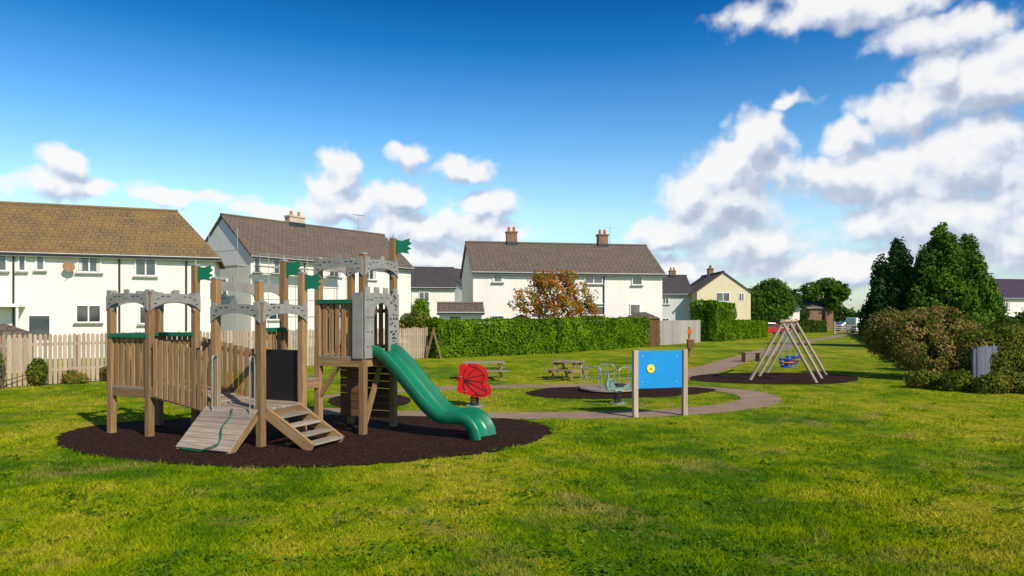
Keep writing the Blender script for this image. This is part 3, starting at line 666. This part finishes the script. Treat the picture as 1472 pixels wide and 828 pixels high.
# ------------------------------------------------------------ houses
def house(name,Lp,d,length,depth,eaves,ridge,wall,roof,wins=(),hipR=0,chim=(),pipes=(),ov=.3,doors=(),base=0,gwins=(),aerial=None):
    d=Vector((d[0],d[1],0)).normalized(); rz=math.atan2(d.y,d.x); e=empty(name,(Lp[0],Lp[1],base),rz)
    b=MB(); hd=depth/2
    vs=[(0,0,0),(length,0,0),(length,depth,0),(0,depth,0),(0,0,eaves),(length,0,eaves),(length,depth,eaves),(0,depth,eaves),(0,hd,ridge-.08),(length,hd,ridge-.08)]
    fs=[(0,1,5,4),(2,3,7,6)]
    if hipR: fs+=[(1,2,6,5),(3,0,4,8,7)]
    else: fs+=[(1,2,6,9,5),(3,0,4,8,7)]
    b.add(vs,fs,wall); b.build('walls',e)
    b=MB(); k=(ridge-eaves)/hd; th=.12
    x0=-.15;x1=length+(.15 if not hipR else ov); xr=length-hipR if hipR else x1
    ya=-ov; za=eaves-ov*k; sl2=math.hypot(hd+ov,ridge-za)
    def slab(c,lc):
        n=len(c); dn=Vector((0,0,-th)); b.add([Vector(q) for q in c]+[Vector(q)+dn for q in c],[tuple(range(n)),tuple(range(2*n-1,n-1,-1))]+[((i+1)%n,i,n+i,n+(i+1)%n) for i in range(n)],roof,list(lc)*2)
    z0=.1
    slab([(x0,ya,za+z0),(x1,ya,za+z0),(xr,hd,ridge+z0),(x0,hd,ridge+z0)],[(x0,0,0),(x1,0,0),(xr,sl2,0),(x0,sl2,0)])
    slab([(x1,depth+ov,za+z0),(x0,depth+ov,za+z0),(x0,hd,ridge+z0),(xr,hd,ridge+z0)],[(x1,0,0),(x0,0,0),(x0,sl2,0),(xr,sl2,0)])
    if hipR: slab([(x1,ya,za+z0),(x1,depth+ov,za+z0),(xr,hd,ridge+z0)],[(0,0,0),(depth,0,0),(hd,sl2,0)])
    b.cyl((x0,hd,ridge+z0),(xr,hd,ridge+z0),.11,roof,8)
    b.build('roof',e)
    b=MB(); b.cyl((x0,ya-.06,za),(x1,ya-.06,za),.06,'pipe',8); b.box(((x0+x1)/2,ya+.01,za-.01),(x1-x0,.03,.2),'white')
    for px in pipes: 
        b.cyl((px,-.07,0),(px,-.07,eaves-.35),.045,'pipe',8); b.cyl((px,-.07,eaves-.35),(px,ya-.05,za-.02),.045,'pipe',8)
    if aerial is not None:
        ax=aerial; b.cyl((ax,hd,ridge),(ax,hd,ridge+1.5),.022,'metal',6); b.cyl((ax-.6,hd,ridge+1.4),(ax+.6,hd,ridge+1.45),.015,'metal',6)
        for i in range(7): b.cyl((ax-.5+i*.16,hd-.2,ridge+1.42),(ax-.5+i*.16,hd+.2,ridge+1.42),.01,'metal',5)
    b.build('gutters_and_fascia',e)
    def win(b,x,z,w_,h_,o,ax,nn,door=False,mull=2):
        o=Vector(o);ax=Vector(ax);nn=Vector(nn)
        def bb(cx,cz,ww,hh,dep,off,mat):
            c=o+ax*cx+nn*(off); b.beam((c.x,c.y,cz-hh/2),(c.x,c.y,cz+hh/2),ww,dep,mat,tuple(nn))
        bb(x,z,w_-.1,h_-.1,.02,.015,'glass'); t=.06
        bb(x,z+h_/2-t/2,w_-2*t,t,.08,.03,'white'); bb(x,z-h_/2+t/2,w_-2*t,t,.08,.03,'white')
        bb(x-w_/2+t/2,z,t,h_,.08,.03,'white'); bb(x+w_/2-t/2,z,t,h_,.08,.03,'white')
        for i in range(1,mull): bb(x-w_/2+w_*i/mull,z,.06,h_-2*t,.07,.028,'white')
        if not door:
            bb(x,z-h_/2-.04,w_+.16,.07,.2,.07,'greyfence')
            if random.random()<.6: bb(x-w_*.36,z,w_*.14,h_-.17,.006,.03,'curtain'); bb(x+w_*.36,z,w_*.14,h_-.17,.006,.03,'curtain')
            if w_>1.1: bb(x+w_/4,z+h_*.22,w_/2-.1,.045,.06,.028,'white')
        else: bb(x,z-h_*.28,w_-.2,h_*.4,.03,.03,'white')
    b=MB()
    for q in wins: win(b,q[0],q[1],q[2],q[3],(0,0,0),(1,0,0),(0,-1,0),mull=(q[4] if len(q)>4 else 2))
    for q in doors: win(b,q[0],1.05+.02,q[1],2.1,(0,0,0),(1,0,0),(0,-1,0),True,1)
    for q in gwins: win(b,q[0],q[1],q[2],q[3],(0,0,0),(0,1,0),(-1,0,0))
    if wins or doors or gwins: b.build('windows_and_doors',e)
    if chim:
        b=MB()
        for (cx,mat,cw,hh) in chim:
            b.box((cx,hd,ridge+hh/2-.2),(cw,.55,hh+.4),mat); b.box((cx,hd,ridge+hh+.04),(cw+.12,.67,.1),mat)
            for k_ in range(2): b.cyl((cx-cw*.25+k_*cw*.5,hd,ridge+hh+.09),(cx-cw*.25+k_*cw*.5,hd,ridge+hh+.45),.12,'pot',12,.1)
            b.box((cx,hd-.29,ridge+.02),(cw+.06,.04,.3),'pipe')
        b.build('chimneys',e)
    return e
d=Vector((.935,.355)); R=Vector((-15.4,36)); Ln=14.0; L0=R-d*Ln
def s_at(px,L0,d):   # distance along a facade for a bearing
    u=(px-736)/1000; return (u*L0.y-L0.x)/(d.x-u*d.y)
def wn(L0,d,pxa,pxb,pya,pyb,mull=2):
    a=s_at(pxa,L0,d);c=s_at(pxb,L0,d); D=(L0+d*((a+c)/2)).y; z1=hz(pya,D);z0=hz(pyb,D); return ((a+c)/2,(z0+z1)/2,c-a,z1-z0,mull)
W=lambda *q:wn(L0,d,*q)
h1=house('white_rendered_house',L0,d,Ln,7,5.2,7.75,'wall','roof_or',[W(111,146,367,392),W(194,225,371,397),W(109,146,438,464),W(26,38,364,390,1),W(51,65,364,389,1),W(-6,11,362,390,1),W(200,228,440,466)],hipR=2,pipes=[s_at(20,L0,d),s_at(172,L0,d),s_at(268,L0,d)],doors=[(s_at(57,L0,d),.95)])
b=MB(); sx=s_at(102,L0,d); b.cyl((sx,-.35,4.45),(sx,-.45,4.42),.24,'dish',20,.26); b.cyl((sx,0,4.3),(sx,-.36,4.44),.025,'metal'); b.cyl((sx,-.4,4.2),(sx,-.8,4.35),.015,'metal')
sx=s_at(8,L0,d); b.box((sx,-.5,2.55),(1.6,1.0,.14),'white'); b.box((sx-.7,-.9,1.25),(.09,.09,2.45),'white'); b.box((sx+.7,-.9,1.25),(.09,.09,2.45),'white')
b.build('satellite_dish_and_porch',h1)
L0=Vector((-16.4,43.7)); R=Vector((-8,55)); d=(R-L0).normalized(); Ln=(R-L0).length
W=lambda *q:wn(L0,d,*q)
h2=house('white_rendered_house',L0,d,Ln,6.4,6.0,8.62,'wall','roof_gr',[W(364,374,368,392,1),W(390,412,370,394),W(470,490,378,398),W(520,540,382,402),W(385,410,435,460),W(470,492,432,452)],chim=[(5.6,'chbeige',1.3,.55)],pipes=[4.0,9.5],gwins=[(3.2,3.9,1.1,1.2)],aerial=11.5)
e=empty('scaffolding',(L0.x,L0.y,0),math.atan2(d.y,d.x)); b=MB()
for x in (.3,3.2,6.4):
    for y in(-.5,-1.4): b.cyl((x,y,0),(x,y,6.0),.022,'metal',8)
for z in(3.1,5.1,5.9): b.cyl((-.2,-1.4,z),(6.6,-1.4,z),.022,'metal',6)
for y in(-.7,-.95,-1.2): b.box((3.2,y,5.16),(6.8,.23,.05),'fence')
for y in (-.6,2.6,5.6): b.cyl((-1.3,y,0),(-1.3,y,7.4),.022,'metal',8)
for z in(3.1,5.1,6.1): b.cyl((-1.3,-.8,z),(-1.3,5.9,z),.022,'metal',6)
b.box((-.9,2.5,5.16),(.7,6.2,.05),'fence'); b.build('poles_and_boards',e)
L0=Vector((-2.66,47.5)); R=Vector((10.8,50)); d=(R-L0).normalized(); Ln=(R-L0).length; W=lambda *q:wn(L0,d,*q)
h3=house('semi_detached_house',L0,d,Ln,6.8,5.2,7.38,'wall','roof_gr',[W(708,723,390,406,1),W(768,792,391,408),W(840,866,392,408),W(908,923,395,410,1),W(768,794,434,451),W(843,869,436,453),W(905,920,437,453,1)],chim=[(3.3,'brick',.75,.85),(10.3,'brick',.75,.8)],pipes=[4.6,9.3],doors=[(s_at(715,L0,d),.95)],aerial=10.9)
house('distant_house',(-9.8,68),(1,.15),4.2,7,5.0,7.0,'wall','roof_dk',[(1.2,4.0,1,1)])
house('distant_house',(-5.0,76),(.5,1),9,6,5.0,7.4,'wallg','roof_dk',[(2,3.9,1,1),(5,3.9,1,1)])
house('garden_outbuilding',(-4.6,44.0),(1,.1),2.7,2.4,2.35,2.8,'wall','roof_gr',[],doors=[(1.0,.8)])
c4=house('cream_gabled_house',(20.0,84),(0,-1),8.5,5.9,4.75,6.85,'cream','roof_gr',[],chim=[(3.5,'brick',.8,.7)])
b=MB()
for x,z,w_,h_ in((2.9,4.2,1.5,1.0),(4.9,4.2,.6,.9),(2.7,1.5,1.6,1.1)):
    b.box((8.52,x,z),(.03,w_,h_),'white'); b.box((8.54,x,z),(.02,w_-.16,h_-.16),'glass'); b.box((8.556,x,z),(.02,.06,h_-.16),'white')
b.box((8.56,-.0,2.4),(.08,.08,4.6),'pipe')
b.build('gable_windows',c4)
house('side_wing_house',(15.9,77.5),(1,0),4.1,5.6,4.7,6.7,'wallg','roof_dk',[(1.2,3.9,.9,.9),(1.2,1.4,1,1)],chim=[(2.6,'brick',.7,.6)])
house('white_cottage',(54.6,80),(1,.25),13,7.5,4.3,6.5,'wall','roof_pu',[(2.6,3.5,1.4,1.1),(7,3.5,1.4,1.1),(2.6,1.3,1.3,1.2)])
house('distant_house',(47,112),(1,.1),5,7,3.6,5.4,'brick','roof_gr',[])
house('distant_house',(36,104),(1,0),7,7,3.3,5.0,'wall','roof_dk',[(2,2.5,1,1)])
def shed(x,y,w_,dp,h,rz,mat='dark'):
    e=empty('garden_shed',(x,y,0),rz); b=MB(); n=int(w_/.14)
    for i in range(n): b.box((-w_/2+(i+.5)*w_/n,0,h/2),(w_/n-.008,.03,h),mat)
    b.box((0,dp/2,h/2),(w_-.02,dp-.1,h-.02),mat); b.prism([(-w_/2-.1,h),(0,h+.45),(w_/2+.1,h)],(0,dp/2,0),(1,0,0),(0,0,1),dp+.2,'roof_gr'); b.build('boards_and_roof',e)
shed(9.0,47.0,2.0,1.8,1.9,.1); shed(.6,45.3,1.9,1.6,1.75,.0); shed(-18.9,25.5,2.0,2,1.3,.5,'fence')
e=empty('field_gate',(39.7,82,0)); b=MB()
for x in(-1.7,1.7): b.box((x,0,.75),(.18,.18,1.5),'swing')
for z in(.3,.55,.8,1.05): b.box((0,0,z),(3.2,.05,.08),'swing')
b.beam((-1.6,-.04,.2),(1.6,-.04,1.1),.04,.08,'swing'); b.build('bars_and_posts',e)

# ------------------------------------------------------------ vehicles
M['carw']=simple('white_car_paint',(.75,.76,.78),.25,.03,2,coat=.6); M['carr']=simple('red_car_paint',(.5,.02,.02),.25,.05,2,coat=.6); M['cars']=simple('silver_car_paint',(.4,.42,.45),.25,.05,2,metal=.6,coat=.6)
def car(name,x,y,rz,paint,van=False):
    e=empty(name,(x,y,0),rz); b=MB(); hw=.88
    if van: side=[(-2.4,.3),(2.4,.3),(2.45,.8),(2.3,1.05),(1.6,1.2),(1.0,1.85),(.6,1.95),(-2.3,1.95),(-2.42,1.7)]; gl=[(.2,1.25),(1.5,1.22),(.95,1.78),(.2,1.8)]
    else: side=[(-2.1,.3),(2.1,.3),(2.15,.6),(2.0,.82),(1.1,.95),(.45,1.4),(-1.1,1.45),(-1.9,1.0),(-2.12,.9)]; gl=[(-1.5,.98),(.95,.97),(.4,1.33),(-1.05,1.37)]
    b.prism(side,(0,0,0),(1,0,0),(0,0,1),2*hw,paint)
    b.build('body',e,.08); b=MB()
    for s_ in(-1,1): b.prism(gl,(0,s_*(hw+.003),0),(1,0,0),(0,0,1),.012,'glass')
    a,c=(side[4],side[5]); 
    b.beam((a[0]-.08,0,a[1]+.08),(c[0]+.08,0,c[1]-.03),1.5,.03,'glass',(0,0,1)); b.build('windows',e); b=MB()
    for wx in(-1.3,1.3):
        for s_ in(-1,1): b.cyl((wx,s_*(hw-.18),.32),(wx,s_*(hw+.03),.32),.32,'rubber',20); b.cyl((wx,s_*(hw+.03),.32),(wx,s_*(hw+.045),.32),.19,'metal',14)
    for s_ in(-.6,.6): b.box((2.12 if not van else 2.4,s_,.68),(.08,.3,.14),'curtain'); b.box((-2.12 if not van else -2.42,s_,.75),(.06,.2,.16),'red')
    b.build('wheels_and_lamps',e)
car('parked_van',bx(1245,88),88,.3,'carw',True); car('parked_car',bx(1104,76),76,.1,'carr'); car('parked_car',bx(1085,88),88,.1,'carw'); car('parked_car',bx(1222,96),96,.2,'cars')

# ------------------------------------------------------------ vegetation
M['hedge']=leafmat('hedge_leaf',[(.1,(.025,.07,.004)),(.42,(.10,.20,.008)),(.75,(.18,.31,.012)),(1,(.26,.38,.03))],1.0)
M['hedged']=leafmat('hedge_leaf_dark',[(.1,(.014,.034,.006)),(.5,(.05,.10,.012)),(.9,(.11,.17,.02))],1.0)
M['conifer']=leafmat('conifer_leaf',[(.05,(.02,.05,.010)),(.4,(.055,.13,.02)),(.75,(.13,.22,.02)),(1,(.24,.32,.03))],.5)
M['coniferd']=leafmat('conifer_leaf_dark',[(.05,(.012,.032,.014)),(.5,(.035,.08,.025)),(1,(.08,.15,.04))],.8)
M['rowan']=leafmat('rowan_leaf',[(.05,(.07,.08,.01)),(.3,(.18,.20,.02)),(.55,(.38,.20,.03)),(.85,(.52,.14,.03)),(1,(.22,.28,.03))],.9)
M['berry']=simple('red_berry',(.6,.05,.02),.4,.3,3)
M['shrub']=leafmat('autumn_shrub_leaf',[(.05,(.04,.05,.01)),(.3,(.09,.13,.015)),(.6,(.17,.20,.03)),(.85,(.32,.18,.06)),(1,(.25,.26,.05))],1.1)
M['shrubr']=leafmat('reddish_shrub_leaf',[(.05,(.05,.055,.015)),(.3,(.12,.15,.025)),(.52,(.23,.22,.045)),(.78,(.38,.21,.10)),(.92,(.48,.19,.14)),(1,(.24,.25,.05))],2.2)
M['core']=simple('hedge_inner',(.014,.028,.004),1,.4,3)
def hedge(name,pts,wd,h,mat,dens=260,leaf=.07,wavy=.06):
    e=empty(name); b=MB(); PP=[];NN=[]
    for i in range(len(pts)-1):
        p=Vector(pts[i]);q=Vector(pts[i+1]);d=q-p;L=d.length;d.normalize();nn=Vector((-d.y,d.x))
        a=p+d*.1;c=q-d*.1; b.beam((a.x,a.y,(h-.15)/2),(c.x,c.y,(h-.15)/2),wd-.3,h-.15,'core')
        for nrm,area in(((-nn.x,-nn.y,0),L*h),((nn.x,nn.y,0),L*h*.3),((0,0,1),L*wd),((-d.x,-d.y,0),wd*h),((d.x,d.y,0),wd*h)):
            n=int(area*dens); s_=rng.random(n)*L; 
            if nrm[2]==1: t=rng.uniform(-wd/2,wd/2,n); z=np.full(n,h)
            elif abs(nrm[0]*d.x+nrm[1]*d.y)>.9: t=rng.uniform(-wd/2,wd/2,n); z=rng.random(n)*h; s_=np.where(np.ones(n)*(nrm[0]*d.x+nrm[1]*d.y)>0,L,0)
            else: t=np.full(n,wd/2*(1 if nrm[0]*nn.x+nrm[1]*nn.y>0 else -1)); z=rng.random(n)*h
            P=np.stack([p.x+d.x*s_+nn.x*t,p.y+d.y*s_+nn.y*t,z],1); nv=np.array(nrm)
            P+=nv*(wob(P,1.6,4)*wavy+rng.normal(0,.04,n))[:,None]; PP.append(P);NN.append(np.tile(nv,(n,1)))
    b.build('inner_twigs',e); P=np.concatenate(PP);D=np.concatenate(NN); k=P[:,2]>0; leaves('leaves',P[k],leaf,mat,e,D[k]); return e
hedge('garden_hedge',[(-3.9,34.2),(2.0,38.6)],1.1,1.83,'hedge',420,.06)
hedge('garden_hedge',[(2.1,38.9),(9.8,48.6)],1.1,1.9,'hedge',330,.07)
hedge('garden_hedge',[(15.6,57),(18.2,60)],2.2,3.2,'hedge',240,.08,.25)
hedge('garden_hedge',[(18.6,61),(25,70)],1.4,1.6,'hedge',200,.09,.1)
hedge('boundary_hedge',[(33,88),(41,92)],1.4,1.5,'hedged',120,.11,.15)
hedge('boundary_hedge',[(42.5,84),(22.5,38),(17.0,26)],1.2,1.35,'hedged',90,.1,.3)
tree('rowan_tree',2.55,43.6,4.2,[(-1.5,0,2.9,1.2,1.1,1.0),(0,0,3.7,1.5,1.3,1.25),(1.6,.1,3.2,1.2,1.1,1.0),(.5,-.4,2.5,1.6,1.1,.9),(-.6,.3,4.3,.9,.8,.7),(1.0,0,4.4,.7,.7,.6),(2.1,-.3,2.4,.8,.7,.7)],13000,.075,'rowan',.13,.4,3,(1800,.045,'berry'))
def cone(cx,cy,r,h,z0,n,s,pw=.55):
    out=[];rr=random.Random(s)
    for i in range(n):
        t=(i+rr.random())/n; a=i*2.4+rr.random(); R=r*(1-t)**pw; out.append((cx+math.cos(a)*R*.6,cy+math.sin(a)*R*.6,z0+(h-z0)*t*.93,R*.38+.28,R*.38+.28,(h-z0)/n*1.5+.4))
    return out
tree('cypress_tree',28.3,45,7.0,cone(-.5,0,2.7,7.9,1.2,24,1,.6)+cone(1.3,.2,2.2,7.2,1.2,20,2,.6)+cone(-1.8,-.3,1.4,6.0,1.2,10,3,.6),68000,.10,'conifer',.25,.1,4)
tree('pine_tree',25.7,46.5,6.4,cone(.1,0,1.8,7.2,1.4,14,5,.7)+cone(-.9,.2,1.2,5.6,1.2,8,6),24000,.11,'coniferd',.2,.15,8)
tree('autumn_shrub',13.6,22.6,1.6,[(-.7,0,1.2,.8,.7,.95),(.2,.1,1.5,.9,.8,.85),(1.0,0,1.1,.8,.7,.85),(-.3,-.6,.7,.9,.6,.7),(.8,-.7,.6,.8,.6,.6),(-.9,.9,1.4,.8,.8,.8),(0,.8,1.75,.7,.7,.55)],42000,.042,'shrubr',.06,.22,11)
tree('bramble_shrub',14.9,21.8,1.2,[(-.4,0,.9,.7,.7,.8),(.5,-.1,1.1,.7,.7,.7),(.1,-.6,.5,.9,.6,.5),(1.1,.3,1.2,.7,.7,.65)],24000,.042,'shrub',.05,.2,21)
tree('evergreen_shrub',14.2,17.6,1.1,[(0,0,.5,.45,.5,.5),(.7,-.1,.8,.6,.6,.7),(1.4,0,1.05,.8,.7,.85),(.5,-.5,.4,.6,.5,.4)],24000,.042,'hedged',.05,.12,31)
tree('evergreen_shrub',17.6,24.9,1.4,[(0,0,1.1,.9,.8,.9),(1.2,.2,1.4,1,.9,.9),(2.6,0,1.3,1,.9,.9),(-1.3,.2,1.2,.9,.8,.8)],22000,.06,'hedged',.06,.1,33)
tree('autumn_shrub',12.6,18.3,.4,[(0,0,.22,.5,.4,.3),(.6,.2,.3,.5,.4,.35),(-.5,.6,.25,.5,.4,.3),(-.9,1.4,.25,.5,.5,.3)],9000,.04,'shrub',.02,.2,35)
tree('ivy_bush',-14.2,19.4,1.2,[(-.3,-.1,.8,.4,.25,.65),(.4,.8,.4,.3,.2,.4),(-.8,-.9,1.0,.5,.3,.6)],9000,.045,'shrub',.04,.3,41,(200,.03,'orange'))
tree('weed_clump',-12.4,21.7,.4,[(-.9,-.7,.15,.5,.25,.25),(0,.1,.2,.6,.25,.3),(.6,.9,.2,.4,.25,.28)],7000,.04,'shrub',.02,.25,43,(300,.03,'orange'))
tree('garden_shrub',-4.9,36,1.9,[(0,0,1.5,.9,.8,.8),(.8,.3,1.3,.8,.8,.7)],8000,.07,'shrub',.06,.1,45)
tree('garden_shrub',-6.3,48,2.9,[(0,0,2.3,.6,.6,1.0)],3000,.08,'hedge',.06,.1,47)
tree('broadleaf_tree',33.0,90,6,[(-1.6,0,4.2,1.8,1.6,1.8),(.6,0,4.9,2.2,1.8,2.0),(2.2,0,3.6,1.6,1.5,1.6),(0,-.5,2.4,2.6,1.6,1.5)],16000,.16,'conifer',.3,.1,51)
tree('sycamore_tree',50.5,112,7.5,[(-2.2,0,6.2,1.8,1.6,1.5),(.3,0,7,2.1,1.8,1.4),(2.3,0,6,1.7,1.5,1.4),(1,0,4.6,1.4,1.4,1.3)],9000,.2,'conifer',.3,.3,53)
tree('dark_tree',43.5,108,6,[(0,0,4,1.5,1.4,2.3),(.5,0,2.6,2,1.6,1.8)],7000,.2,'coniferd',.25,.1,55)
tree('dark_tree',57,104,5,[(0,0,3.2,2.4,2,2.2),(-2.6,0,2.4,1.8,1.6,1.6)],9000,.2,'hedged',.25,.1,57)
n=60000; X=rng.uniform(-160,170,n); Yb=135+20*np.sin(X*.02); P=np.stack([X,Yb+rng.normal(0,2,n),np.zeros(n)],1)
hh=3.3+1.3*np.sin(X*.21)+1.0*np.sin(X*.53+1)+.8*np.sin(X*1.3+2)+.5*np.sin(X*2.9); P[:,2]=rng.random(n)**.7*hh
leaves('distant_trees',P,.42,'hedged',None)
